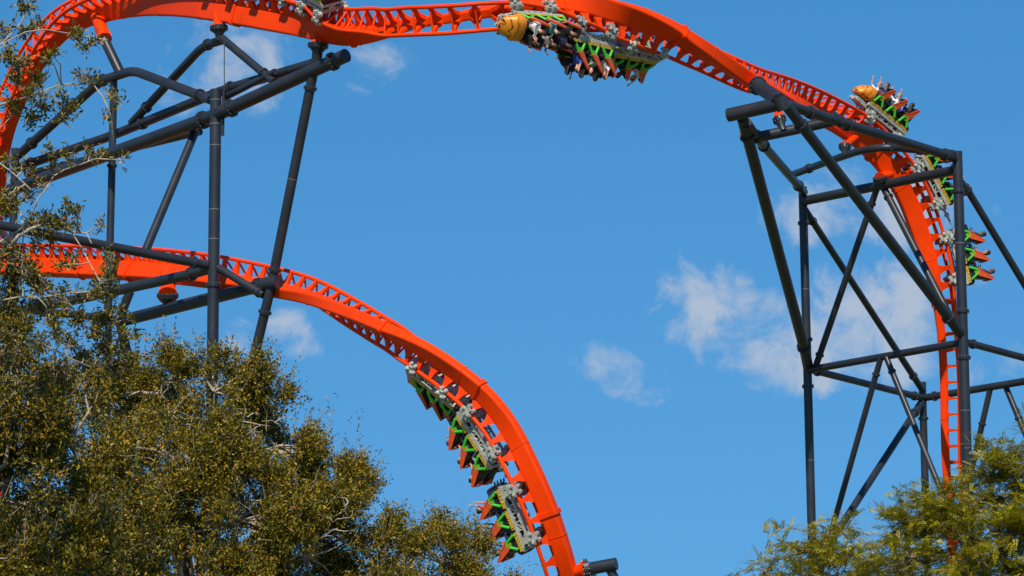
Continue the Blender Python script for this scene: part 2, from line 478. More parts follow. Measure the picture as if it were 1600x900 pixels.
KB = [(-260, 420, 158, 25, .8, .48), (-120, 416, 155.5, 26, .8, .48), (0, 416, 151.4, 26, .84, .48), (100, 419, 146.9, 27, .84, .48), (175, 422, 143.3, 29, .84, .48), (262, 428, 138.8, 32, .82, .48), (335, 437, 135.4, 40, .78, .48), (425, 452, 132.4, 58, .64, .5), (475, 463, 130.4, 72, .58, .5),
      (530, 483, 128, 90, .56, .5), (570, 500, 126.2, 102, .6, .5), (600, 514, 125, 106, .64, .5), (628, 528, 124, 118, .7, .42), (670, 551, 122.9, 126, .78, .38), (714, 581, 122.1, 130, .8, .38), (756, 617, 121.6, 138, .78, .4), (794, 665, 121.4, 148, .75, .42), (824, 722, 121.2, 154, .73, .46), (845, 768, 121.2, 156, .72, .46),
      (862, 811, 121.3, 155, .70, .46), (878, 858, 121.5, 154, .66, .46), (890, 900, 121.9, 154, .62, .46), (898, 950, 122.5, 154, .6, .46), (900, 1010, 123.4, 152, .6, .46), (890, 1080, 125, 148, .6, .46), (850, 1150, 128, 142, .6, .46), (780, 1200, 132, 138, .6, .46)]
TA, TB = Track(KA), Track(KB, ((0, .47), (8, .47), (14, .34)))
UP = build_track('coaster_track', TA, 'orange steel coaster track arching over the top and twisting down the right tower', [(370, 22), (548, 56), (877, 5), (1366, 240), (1062, 56), (1466, 478)], .74)
LOW = build_track('coaster_track', TB, 'orange steel coaster track curving down from the left tower to the bottom centre', [(604, 516), (860, 806), (130, 420), (205, 424), (745, 607)], .88)

def bracket(root, tr, px, py, foot, r0, r1):
    """flared orange pedestal welded to the spine, ending at the dark flange of the support"""
    a = tr.near(px, py)
    c, T, U, S, D, W = tr.frame(a)
    foot = Vector(foot)
    ax = (foot - c)
    mb = MB()
    mb.tube([c, c + ax * .72, c + ax * .86, foot], [r0, r0, r1 * .92, r1], 20)
    for k in range(12):
        a2 = k * math.pi / 6
        sd = ax.normalized().orthogonal().normalized(); u = ax.normalized().cross(sd)
        e = sd * math.cos(a2) + u * math.sin(a2)
        mb.bar(c + ax * .76 + e * r0 * .95, foot + e * r1 * .97, .03, .05, 0, e)
    mb.build('support_bracket', M['orange'], root)

# ------------------------------------------------------------------ support towers
def flange_mesh():
    mb = MB()
    for z in (-.27, .03):
        mb.tube([(0, 0, z), (0, 0, z + .24)], 1.36, 24)
    for k in range(12):
        a = k * math.pi / 6
        mb.tube([(1.2 * math.cos(a), 1.2 * math.sin(a), -.42), (1.2 * math.cos(a), 1.2 * math.sin(a), .42)], .075, 6, 1)
    return mb.mesh('flange', [M['steel'], M['bolt']])
FLANGE = flange_mesh()
def seam_mesh():
    mb = MB(); mb.tube([(0, 0, -.05), (0, 0, .05)], 1.015, 24, 0, False)
    return mb.mesh('weld_seam', M['seam'])
SEAM = seam_mesh()

def scr(p):
    d = p - Vector((0, 0, CAMZ)); z = d.dot(FWD)
    return 800 + FPX * d.dot(RGT) / z, 450 - FPX * d.dot(UPC) / z
def on_line(pts, px, py):
    best = (1e9, None, None)
    for a, b in zip(pts, pts[1:]):
        for i in range(101):
            p = a.lerp(b, i / 100); x, y = scr(p)
            e = (x - px) ** 2 + (y - py) ** 2
            if e < best[0]: best = (e, p, (b - a).normalized())
    return best[1], best[2]
def member(root, name, pts, w, flanges=(), seams=(), ground=False, bend=1.2, w2=None):
    pp = [P(*p) for p in pts]
    r = w / 2 * pts[0][2] / FPX
    if ground:
        d = pp[-1] - pp[-2]
        end = pp[-1] + d * (pp[-1].z / -d.z)
        pp.append(Vector((end.x, end.y, .02)))
    line = rounded(pp, bend) if len(pp) > 2 and not ground else pp
    mb = MB(); mb.tube(line, r, 24)
    o = mb.build(name, M['steel'], root)
    inv = Matrix.Translation(-root.location)
    for lst, me, nm in ((flanges, FLANGE, 'flange'), (seams, SEAM, 'weld_seam')):
        for f in lst:
            p, t = on_line(pp, *f)
            q = t.to_track_quat('Z', 'Y').to_matrix().to_4x4()
            put(nm, me, root, inv @ Matrix.Translation(p) @ q @ Matrix.Diagonal((r, r, min(r, .26), 1)))
    if ground:
        mb = MB(); mb.tube([pp[-1] + Vector((0, 0, -.3)), pp[-1] + Vector((0, 0, .35))], r * 2.6, 16)
        mb.build('footing', M['concrete'], root)
    return pp, r
def stem(root, tr, spx, foot, top, w, r1):
    """short dark stem with bolted collar under an orange pedestal; foot and top are px, py, distance"""
    f, t = P(*foot), P(*top)
    r = w / 2 * foot[2] / FPX
    ax = (t - f).normalized()
    mb = MB(); mb.tube([f, t - ax * .28, t - ax * .08, t], [r, r, r1 * .95, r1], 20)
    mb.build('stem', M['steel'], root)
    q = ax.to_track_quat('Z', 'Y').to_matrix().to_4x4()
    put('flange', FLANGE, root, Matrix.Translation(-root.location) @ Matrix.Translation(t) @ q @ Matrix.Diagonal((r1 / 1.25, r1 / 1.25, .3, 1)))
    return t, ax

b = P(335, 700, 133); b.z = 0
LT = empty('support_tower', b, 'dark slate tubular support tower under the left end of the orange track', 'support tower', 'coaster support towers')
m = lambda *a, **k: member(LT, *a, **k)
m('column', [(337.5, 140, 133), (332, 560, 133)], 18.5, [(332, 446)], [(337, 158), (336, 226), (335, 329), (334, 375), (336, 194)], True)
m('column', [(493, 96, 129.32), (425, 442, 131.51), (396, 562, 132.26)], 16, [(489, 137), (426, 421), (412, 487)], [(462, 280)], True)
m('column', [(178, 118, 141.55), (175, 259, 141.55), (171, 420, 141.55), (168, 560, 141.55)], 12, [(178, 142), (176, 259)], [], True)
m('column', [(24, 232, 147.82), (15, 560, 147.82)], 13, [(22, 300)], [], True)
m('column', [(203, 455, 139.56), (186, 500, 139.75), (205, 575, 140.22)], 15, [], [], True)
m('beam', [(541, 86.5, 128.18), (335, 181, 133), (14, 298, 148.2)], 22.5, [(520, 97), (360, 168), (318, 189)])
m('beam', [(490, 99, 129.93), (345, 142, 134.9), (175, 212, 142.88), (26, 263, 149.15)], 16.5, [(361, 137), (222, 192), (50, 256)])
m('beam', [(312, 206, 135.38), (42, 272, 148.2)], 12)
m('beam', [(430, 112, 131.46), (352, 152, 133.47)], 11)
m('beam', [(28, 243, 147.72), (158, 126, 142.5), (208, 110, 139.65), (330, 156, 133.19)], 14.5, [(49, 224), (161, 126), (312, 148)], bend=.8)
m('beam', [(163, 62, 141.36), (188, 114, 140.79)], 16)
m('beam', [(206, 192, 141.17), (317, 72, 135.19), (350, 62, 133.76)], 13.5, [(228, 168), (325, 70)], bend=.8)
m('beam', [(347, 60, 133.76), (428, 128, 131.51)], 13, [(412, 114)])
m('brace', [(305, 206, 135.28), (227, 393, 131.7)], 13.5)
m('beam', [(-260, 300, 124.68), (0, 352, 128.18), (322, 414, 132.91)], 15.5, [(304, 410)], bend=6)
m('beam', [(330, 419, 133), (296, 429, 134.14), (100, 472, 141.07), (-60, 504, 147.25)], 17, [(299, 428)], bend=3)
m('beam', [(429, 441, 131.46), (195, 500, 139.75)], 20.5, [(405, 447)])
m('beam', [(338, 417, 133), (412, 461, 131.69)], 12.5, [(405, 457)])
m('brace', [(-6, 350, 128.18), (42, 416, 147.25)], 13)
m('beam', [(192, 500, 139.75), (60, 486, 143.45), (-30, 476, 146.3)], 12)
m('column', [(-258, 292, 124.7), (-263, 560, 124.7)], 17, [], [], True)
# stub drums where braces meet the leaning column
m('node_drum', [(414, 444, 131.69), (435, 440.5, 131.25)], 22)
for sp, foot, top, w, r1 in (((343, 19), (343, 63, 133.76), (342, 44, 133.76), 13, .36), ((497, 48), (494, 104, 129.32), (497, 71, 129.23), 17, .40)):
    t, ax = stem(LT, TA, sp, foot, top, w, r1)
    bracket(UP, TA, sp[0], sp[1], t, .24, r1)
t, ax = stem(LT, TB, (262, 428), (262, 478, 137.4), (262, 462, 137.3), 16, .44)
bracket(LOW, TB, 262, 428, t, .34, .44)
bracket(UP, TA, 150, 24, P(164, 61, 141.36), .30, .32)
# lightning cable and its sleeve beside the near column
mb = MB(); mb.tube([P(350.5, 64, 133.29), P(350.5, 140, 132.87), P(349, 150, 132.83)], .022, 6); mb.build('cable', M['steel'], LT)
mb = MB(); mb.tube([P(349.5, 142, 132.87), P(348, 212, 132.87)], .065, 8); mb.build('cable_sleeve', M['steel'], LT)

b = P(1400, 900, 148); b.z = 0
RT = empty('support_tower', b, 'tall dark slate lattice tower carrying the drop on the right', 'support tower', 'coaster support towers')
m = lambda *a, **k: member(RT, *a, **k)
m('column', [(1495.5, 237, 140), (1511, 720, 140)], 16.2, [(1497, 300), (1504, 486), (1507, 561)], [(1499, 380), (1509, 640)], True)
m('column', [(1254, 292, 148.6), (1268, 815, 148.6)], 13.8, [(1255, 347), (1264, 531), (1263, 605)], [(1259, 450), (1266, 720)], True)
m('column', [(1441, 597, 158.5), (1446, 770, 158.5)], 12, [(1443, 654)], [], True)
xr = P(1790, 610, 149)
m('column', [(1772, 300, 149), (1795, 720, 149)], 14, [], [], True)
m('beam', [(1138, 180, 130.6), (1226, 160.5, 129.3)], 22)
m('beam', [(1216, 160, 129.2), (1268, 176, 131), (1310, 190, 132.6), (1490, 246, 139.8)], 16.2, [(1266, 175), (1325, 194), (1477, 242)], bend=2)
m('node_drum', [(1300, 182, 132.4), (1316, 192, 132.6)], 19)
m('node_drum', [(1217, 152, 129.2), (1225, 172, 129.3)], 21)
m('brace', [(1160, 184, 130.8), (1257, 545, 146.8), (1263, 575, 148.6)], 19, [(1167, 214), (1255, 541)], bend=.1)
m('brace', [(1228, 164, 129.4), (1482, 496, 139), (1502, 523, 140)], 17.8, [(1250, 196), (1481, 495)], bend=.1)
m('beam', [(1166, 192, 131), (1181, 215, 132.6), (1262, 198, 132.9), (1310, 187, 133.2)], 17.5, [(1180, 213)], bend=.4)
m('brace', [(1184, 217, 132.7), (1256, 300, 148.4)], 15, [(1193, 228), (1247, 291)])
m('beam', [(1238, 273, 146.4), (1300, 250, 141.3), (1345, 235, 138.8), (1386, 229.5, 137.8), (1490, 240, 139.6)], 11.5, [(1264, 263), (1392, 230)], bend=2.5)
m('beam', [(1256, 314, 148.4), (1492, 266, 140.2)], 15)
m('brace', [(1372, 289, 144.3), (1274, 574, 148.2)], 10.5, [(1362, 318), (1280, 554)])
m('brace', [(1379, 290, 144.1), (1497, 519, 140.6)], 11.5, [(1387, 309)])
m('brace', [(1258, 328, 148.6), (1441, 609, 158.3)], 11, [(1270, 347), (1426, 587)])
m('beam', [(1264, 578, 148.4), (1500, 536, 140.3)], 11.5)
m('beam', [(1268, 578, 148.8), (1442, 622, 158.3)], 11.5, [(1277, 581), (1428, 619)])
m('beam', [(1442, 622, 158.4), (1612, 594, 153.6), (1782, 566, 149.2)], 11.5, [(1461, 619)], bend=.1)
m('beam', [(1510, 535, 140.2), (1600, 559, 143), (1780, 606, 149)], 11.5, [(1520, 538)], bend=.1)
m('brace', [(1498, 280, 140.2), (1513, 299, 140.6), (1600, 443, 143.2), (1785, 750, 149)], 11.5, [(1512, 298)], bend=.2)
m('brace', [(1376, 560, 144.3), (1276, 912, 148.2)], 9.6, [(1369, 584)])
m('brace', [(1385, 559, 144), (1515, 876, 140.3)], 9.4, [(1395, 580)])
m('brace', [(1440, 628, 158.2), (1271, 888, 149.2)], 11, [(1429, 645)])
m('brace', [(1548, 604, 155.4), (1453, 1020, 158.4)], 9.4, [(1533, 660)])
m('brace', [(1570, 601, 155), (1798, 1150, 149.1)], 9.4, [(1592, 652)])
for sp, foot, top, w, r1 in (((1176, 127), (1216, 157, 129.3), (1184, 134, 131.2), 23, .37), ((1213, 147), (1224, 205, 132.6), (1218, 187, 132.8), 13, .27),
                             ((1338, 214), (1320, 244, 140), (1320, 229, 140.1), 10, .26), ((1394, 272), (1379, 294, 143.9), (1375, 279, 143.7), 13, .31)):
    t, ax = stem(RT, TA, sp, foot, top, w, r1)
    bracket(UP, TA, sp[0], sp[1], t, r1 * .68, r1)

b = P(945, 960, 121.4); b.z = 0
BT = empty('track_support', b, 'short dark support stub with capped cross tube at the bottom centre', 'support column')
m = lambda *a, **k: member(BT, *a, **k)
m('beam', [(914, 890, 121.6), (963, 881, 121.2)], 20)
m('column', [(950, 884, 121.4), (962, 906, 121.4), (968, 1000, 121.4)], 15, [], [], True)
m('brace', [(926, 889, 126.8), (926, 905, 121.6), (955, 990, 121.4)], 12)
q = (P(918, 889.5, 121.6) - P(914, 890, 121.6)).normalized().to_track_quat('Z', 'Y').to_matrix().to_4x4()
put('flange', FLANGE, BT, Matrix.Translation(-b) @ Matrix.Translation(P(916, 890, 121.6)) @ q @ Matrix.Diagonal((.30, .30, .3, 1)))
bracket(LOW, TB, 888, 893, P(915, 890, 121.6), .25, .38)

# ------------------------------------------------------------------ trains
ROWS = (.88, 0., -.88)
def car_meshes():
    d = {}
    mb = MB()                                     # chassis: ladder frame with open side trusses
    for s in (-1, 1):
        mb.bar((-1.42, s * .44, .60), (1.42, s * .44, .60), .10, .12)
        mb.bar((-1.30, s * .40, .34), (1.30, s * .40, .34), .08, .08)
        xs = np.linspace(-1.25, 1.25, 8)
        for i, x in enumerate(xs):
            mb.bar((x, s * .42, .33), (x, s * .43, .58), .05, .05, up=Vector((1, 0, 0)))
            if i < 7 and i % 2 == 0: mb.bar((x, s * .42, .35), (xs[i + 1], s * .42, .57), .05, .04)
    for x in np.linspace(-1.35, 1.35, 7):
        mb.bar((x, -.44, .56), (x, .44, .56), .09, .10)
    for x in (-.97, .97):
        mb.bar((x, -.52, .26), (x, .52, .26), .22, .16)
    mb.bar((-1.3, 0, .44), (1.3, 0, .44), .26, .14)
    d['car'] = mb.mesh('car', M['grey'])
    mb = MB()                                     # floor tub
    mb.poly([(-1.45, 0, .66), (1.45, 0, .66), (1.5, 0, .86), (1.36, 0, .98), (-1.36, 0, .98), (-1.5, 0, .86)], Vector((0, .82, 0)))
    for x in ROWS:
        mb.box((x + .35, 0, .95), (.10, .70, .20))
    d['floor_tub'] = mb.mesh('floor_tub', M['black'])
    mb = MB()
    for x in (-.95, -.02, .91):
        mb.poly([(x - .43, 0, .66), (x + .43, 0, .66), (x + .40, 0, .80), (x - .40, 0, .80)], Vector((0, .05, 0)))
    d['sill'] = mb.mesh('sill', M['sill'])
    mb = MB()                                     # wheel cluster for the +y rail
    def wheel(c, ax, r, w):
        c, ax = Vector(c), Vector(ax)
        mb.tube([c - ax * w / 2, c + ax * w / 2], r, 14, 1)
        mb.tube([c - ax * (w / 2 + .02), c + ax * (w / 2 + .02)], r * .45, 10, 0)
    y = GAUGE / 2
    mb.poly([(-.09, y + .16, -.20), (.09, y + .16, -.20), (.13, y + .16, .05), (.10, y + .16, .34), (-.10, y + .16, .34), (-.13, y + .16, .05)], Vector((0, .07, 0)))
    mb.box((0, y - .02, .36), (.20, .40, .09))
    for dx in (-.19, .19):
        wheel((dx, y + .02, .085 + .135), (0, 1, 0), .135, .16)
        wheel((dx * .9, y + .20, .0), (0, 0, 1), .10, .09)
        wheel((dx * .62, y + .04, -.085 - .085), (0, 1, 0), .085, .16)
        mb.bar((0, y + .17, .22), (dx * 1.15, y + .17, .22), .05, .08)
        mb.bar((0, y + .19, -.02), (dx, y + .24, .06), .05, .07)
    mb.tube([(0, y + .14, .10), (0, y + .27, .10)], .075, 10)
    d['wheel_assembly'] = mb.mesh('wheel_assembly', [M['grey'], M['wheel']])
    mb = MB()                                     # single seat shell, back edge leaning rearward
    prof = [(.26, .98), (.28, 1.08), (-.04, 1.06), (-.16, 1.20), (-.34, 1.74), (-.36, 1.86), (-.46, 1.84), (-.44, 1.66), (-.30, 1.15), (-.22, .98)]
    mb.poly([(x, 0, z) for x, z in prof], Vector((0, .40, 0)))
    for s in (-1, 1):
        mb.poly([(-.10, s * .19, 1.10), (-.02, s * .19, 1.20), (-.24, s * .19, 1.66), (-.38, s * .19, 1.70), (-.26, s * .19, 1.14)], Vector((0, .05, 0)))
    d['seat'] = mb.mesh('seat', M['black'])
    mb = MB()                                     # orange wing plate at the row's side
    mb.poly([(.17, 0, 1.22), (-.14, 0, 1.52), (-.42, 0, 1.84), (-.50, 0, 1.82), (-.40, 0, 1.60), (-.20, 0, 1.22), (-.06, 0, 1.10)], Vector((0, .045, 0)))
    mb.bar((.18, 0, 1.22), (-.44, 0, 1.86), .07, .045)
    d['seat_wing'] = mb.mesh('seat_wing', M['wing'])
    mb = MB()                                     # orange panel on the seat back, seen from behind
    mb.poly([(-.45, 0, 1.87), (-.49, -.17, 1.68), (-.44, 0, 1.45), (-.49, .17, 1.68)], Vector((-.05, 0, .01)))
    d['back_panel'] = mb.mesh('back_panel', M['wing'])
    mb = MB()                                     # green restraint arm: an inverted V with a lap bar
    mb.tube(rounded([(.30, 0, .82), (.10, 0, 1.22), (-.04, 0, 1.24), (-.28, 0, .84)], .10), .062, 10)
    mb.poly([(.10, 0, 1.20), (-.06, 0, 1.24), (-.10, 0, 1.06), (.06, 0, 1.02)], Vector((0, .05, 0)))
    d['restraint_arm'] = mb.mesh('restraint_arm', M['green'])
    mb = MB(); mb.tube(rounded([(.10, -.30, 1.22), (.20, -.15, 1.26), (.20, .15, 1.26), (.10, .30, 1.22)], .08), .035, 8)
    d['lap_bar'] = mb.mesh('lap_bar', M['black'])
    mb = MB(); mb.tube([(-1.42, 0, .50), (-2.45, 0, .50)], .06, 8); mb.ball((-1.9, 0, .50), .12); mb.box((-1.5, 0, .5), (.2, .3, .2))
    d['coupler'] = mb.mesh('coupler', M['grey'])
    mb = MB()                                     # front fairing: rounded snout with brow and cheeks
    nx, ny = 13, 16
    vs, fs = [], []
    for i in range(nx):
        t = i / (nx - 1)
        x = 1.28 + 1.0 * t
        w = .58 * max(0, 1 - t ** 2.4) ** .55 + .02
        zb = .66 + .06 * t
        zt = zb + .80 * max(0, 1 - t ** 1.7) ** .8 + .10
        for k in range(ny):
            a = 2 * math.pi * k / ny
            ca, sa = math.cos(a), math.sin(a)
            ca, sa = math.copysign(abs(ca) ** .75, ca), math.copysign(abs(sa) ** .75, sa)
            brow = 1 + (.13 * math.exp(-((t - .45) / .13) ** 2) * (abs(ca) > .3) if sa > .2 else 0) + .05 * math.sin(t * 9) * (sa < .2)
            vs.append((x, w * ca * brow, (zb + zt) / 2 + (zt - zb) / 2 * sa * brow))
    for i in range(nx - 1):
        for k in range(ny): fs.append((i * ny + k, i * ny + (k + 1) % ny, (i + 1) * ny + (k + 1) % ny, (i + 1) * ny + k))
    fs.append(tuple(range(ny - 1, -1, -1))); fs.append(tuple((nx - 1) * ny + k for k in range(ny)))
    mb.add(vs, fs, 0, True)
    d['nose'] = mb.mesh('nose', M['nose'])
    mb = MB(); mb.box((1.62, 0, .52), (.7, .55, .16)); mb.bar((1.3, -.3, .42), (2.05, -.16, .5), .08, .08); mb.bar((1.3, .3, .42), (2.05, .16, .5), .08, .08)
    d['bumper'] = mb.mesh('bumper', M['grey'])
    return d
CM = car_meshes()
for k in ('car', 'floor_tub', 'sill', 'coupler'):
    CM[k].transform(Matrix.Diagonal((.94, 1, 1, 1)))
for k in ('nose', 'bumper'):
    CM[k].transform(Matrix.Translation((-.06, 0, 0)))
CM['nose'].transform(Matrix.Translation((1.22, 0, .66)) @ Matrix.Diagonal((.88, .90, .86, 1)) @ Matrix.Translation((-1.22, 0, -.66)))
FLIPY = Matrix.Diagonal((1, -1, 1, 1))
FLIPX = Matrix.Diagonal((-1, 1, 1, 1))
def mir(me):
    c = me.copy(); c.transform(FLIPY); c.flip_normals(); return c
CM['wheel_assembly_m'] = mir(CM['wheel_assembly'])

def car_matrix(tr, a):
    c, T, U, S, D, W = tr.frame(a)
    # sit the car on the chord between its two wheel axles
    c1, _, U1, _, D1, _ = tr.frame(min(tr.len, a + .97)); c2, _, U2, _, D2, _ = tr.frame(max(0, a - .97))
    p1 = c1 + U1 * (D1 / 2 + tr.rh(a)); p2 = c2 + U2 * (D2 / 2 + tr.rh(a))
    X = (p2 - p1).normalized()                   # forward runs up the path, toward its left end
    Z = ((U1 + U2) - X * (U1 + U2).dot(X)).normalized()
    return mat4(X, Z.cross(X), Z, (p1 + p2) / 2)

def build_train(label, tr, a0, n=3, pitch=3.55):
    mats = [car_matrix(tr, a0 + i * pitch) for i in range(n)]
    root = empty('coaster_train', mats[n // 2].translation, label, 'coaster train', 'coaster trains on the orange track')
    inv = Matrix.Translation(-root.location)
    for i, mw in enumerate(mats):
        car = put('car', CM['car'], root, inv @ mw)
        T_ = Matrix.Translation
        put('floor_tub', CM['floor_tub'], car)
        for s in (-1, 1):
            put('sill', CM['sill'], car, T_((0, s * .47, 0)))
            for x in (-.97, .97):
                put('wheel_assembly', CM['wheel_assembly'] if s > 0 else CM['wheel_assembly_m'], car, T_((x, 0, 0)))
        for x in ROWS:
            for s in (-1, 1):
                put('seat', CM['seat'], car, T_((x, s * .27, 0)))
                put('back_panel', CM['back_panel'], car, T_((x, s * .27, 0)))
                put('seat_wing', CM['seat_wing'], car, T_((x, s * .53, 0)))
                put('restraint_arm', CM['restraint_arm'], car, T_((x, s * .50, 0)))
                put('lap_bar', CM['lap_bar'], car, T_((x, s * .27, .0)) @ Matrix.Diagonal((1, .7, 1, 1)))
        if i < n - 1: put('coupler', CM['coupler'], car)
        if i == 0:
            put('nose', CM['nose'], car); put('bumper', CM['bumper'], car)
    return mats

# ------------------------------------------------------------------ riders
def rider_mesh(name, arms):
    bm = bmesh.new()
    V = {}; rad = {}; lab = []
    E = []
    def v(k, co, r): V[k] = len(rad_l); rad_l.append((co, r))
    rad_l = []
    def e(a, b2, l): E.append((V[a], V[b2])); lab.append((a, b2, l))
    v('pel', (0, 0, .02), (.15, .17)); v('sp', (-.06, 0, .18), (.13, .15)); v('ch', (-.13, 0, .38), (.14, .17)); v('nb', (-.16, 0, .54), (.07, .08)); v('nk', (-.15, 0, .60), (.055, .055))
    v('h1', (-.12, 0, .67), (.085, .075)); v('h2', (-.12, 0, .78), (.105, .085)); v('h3', (-.13, 0, .85), (.06, .06)); v('ns', (-.005, 0, .715), (.016, .014))
    for a, b2, l in (('pel', 'sp', 's'), ('sp', 'ch', 's'), ('ch', 'nb', 's'), ('nb', 'nk', 'k'), ('nk', 'h1', 'k'), ('h1', 'h2', 'k'), ('h2', 'h3', 'k'), ('h1', 'ns', 'k')): e(a, b2, l)
    for s, t in ((-1, 'r'), (1, 'l')):
        v('hp' + t, (.06, s * .10, 0), (.09, .09)); v('kn' + t, (.42, s * .13, .06), (.065, .065)); v('an' + t, (.50, s * .13, -.34), (.042, .042)); v('to' + t, (.66, s * .14, -.38), (.035, .04))
        e('pel', 'hp' + t, 'p'); e('hp' + t, 'kn' + t, 'p'); e('kn' + t, 'an' + t, 'p'); e('an' + t, 'to' + t, 'b')
        v('sh' + t, (-.14, s * .19, .48), (.065, .065))
        el, wr, pa = arms[0] if s < 0 else arms[1]
        m3 = lambda q: (q[0], s * q[1], q[2])
        v('el' + t, m3(el), (.042, .042)); v('wr' + t, m3(wr), (.028, .028)); v('pa' + t, m3(pa), (.030, .036))
        e('ch', 'sh' + t, 's'); e('sh' + t, 'el' + t, 's'); e('el' + t, 'wr' + t, 'k'); e('wr' + t, 'pa' + t, 'k')
        d = (Vector(m3(pa)) - Vector(m3(wr))).normalized(); sd = d.cross(Vector((0, 0, 1)))
        sd = sd.normalized() if sd.length > .05 else Vector((0, 1, 0))
        cu = sd.cross(d)
        for k, (off, ln) in enumerate(((-.03, .065), (-.01, .078), (.01, .074), (.03, .058), (-.05, .045))):
            st = Vector(m3(pa)) + sd * off + d * (.015 if k < 4 else -.02)
            f1 = st + d * ln * .55 + (sd * -.02 if k == 4 else Vector()); f2 = f1 + d * ln * .4 - cu * .02
            v('f%d%s' % (k, t), f1, (.010, .010)); v('g%d%s' % (k, t), f2, (.008, .008))
            e('pa' + t, 'f%d%s' % (k, t), 'k'); e('f%d%s' % (k, t), 'g%d%s' % (k, t), 'k')
    me = bpy.data.meshes.new(name + '_cage')
    me.from_pydata([tuple(c) for c, r in rad_l], E, [])
    ob = bpy.data.objects.new(name, me)
    COL.link(ob)
    sk = ob.modifiers.new('skin', 'SKIN'); sk.use_smooth_shade = True
    if not me.skin_vertices: 
        bpy.context.view_layer.objects.active = ob
    for i, (c, r) in enumerate(rad_l):
        me.skin_vertices[0].data[i].radius = r
    me.skin_vertices[0].data[0].use_root = True
    ob.modifiers.new('sub', 'SUBSURF').levels = 1
    dg = bpy.context.evaluated_depsgraph_get()
    out = bpy.data.meshes.new_from_object(ob.evaluated_get(dg))
    bpy.data.objects.remove(ob)
    for q in ('skin_pale', 'cloth_white', 'cloth_navy', 'cloth_black', 'eye'): out.materials.append(M[q])
    segs = [(Vector(rad_l[V[a]][0]), Vector(rad_l[V[b2]][0]), {'k': 0, 's': 1, 'p': 2, 'b': 3}[l]) for a, b2, l in lab]
    for p in out.polygons:
        c = p.center; best = (9, 0)
        for a, b2, mi in segs:
            ab = b2 - a; t = max(0, min(1, (c - a).dot(ab) / ab.length_squared)); dd = (a + ab * t - c).length
            if dd < best[0]: best = (dd, mi)
        p.material_index = best[1]; p.use_smooth = True
    # eyes and mouth
    bm.from_mesh(out)
    for s in (-1, 1):
        r = bmesh.ops.create_icosphere(bm, subdivisions=1, radius=.014, matrix=Matrix.Translation((-.025, s * .034, .755)))
        for vv in r['verts']:
            for f in vv.link_faces: f.material_index = 4
    r = bmesh.ops.create_cube(bm, size=1, matrix=Matrix.Translation((-.035, 0, .675)) @ Matrix.Diagonal((.012, .045, .009, 1)))
    for vv in r['verts']:
        for f in vv.link_faces: f.material_index = 4
    bm.to_mesh(out); bm.free()
    return out
HOLD = ((.02, .27, .24), (.14, .22, .24), (.20, .21, .25))
HIGH = ((.06, .30, .60), (.16, .30, .84), (.18, .30, .91))
OUT = ((.12, .27, .42), (.34, .25, .54), (.41, .25, .56))
POSES = {'hands on the bar': rider_mesh('body_hold', (HOLD, HOLD)), 'arms raised': rider_mesh('body_high', (HIGH, HIGH)), 'arms stretched out': rider_mesh('body_out', (OUT, HIGH))}
mb = MB()
mb.ball((-.155, 0, .80), (.118, .105, .115), 0, 14, 8)
mb.ball((-.20, 0, .70), (.075, .09, .12), 0, 12, 6)
HAIR = mb.mesh('hair', M['hair_brown'])
CARW = ('leading car', 'middle car', 'rear car')
ROWW = ('front row', 'second row', 'back row')
def rider(mw, row, side, shirt, trousers, hair, skin, pose, label):
    o = bpy.data.objects.new('person', POSES[pose])
    COL.link(o)
    o.matrix_world = mw @ Matrix.Translation((ROWS[row] + .04, side * .27, 1.12)) @ Matrix.Rotation(R(random.uniform(-5, 5)), 4, 'Z')
    for i, mm in enumerate((M['skin_' + skin], M['cloth_' + shirt], M['cloth_' + trousers])):
        o.material_slots[i].link = 'OBJECT'; o.material_slots[i].material = mm
    h = put('hair', HAIR, o)
    h.material_slots[0].link = 'OBJECT'; h.material_slots[0].material = M['hair_' + hair]
    setp(o, label, 'person', 'riders in the coaster trains')
def fill(mats, where, table):
    """table: (car, row, near 1 or far 0, shirt, trousers, hair, skin, pose)"""
    for ci, ri, near, shirt, tro, hair, skin, pose in table:
        mw = mats[ci]
        ysign = 1 if mw.to_3x3().col[1].dot(-FWD) > 0 else -1
        side = ysign if near else -ysign
        seat = 'near seat' if near else 'far seat'
        rider(mw, ri, side, shirt, tro, hair, skin, pose, f'person in {shirt} shirt, {seat}, {ROWW[ri]}, {CARW[ci]} of the {where}')

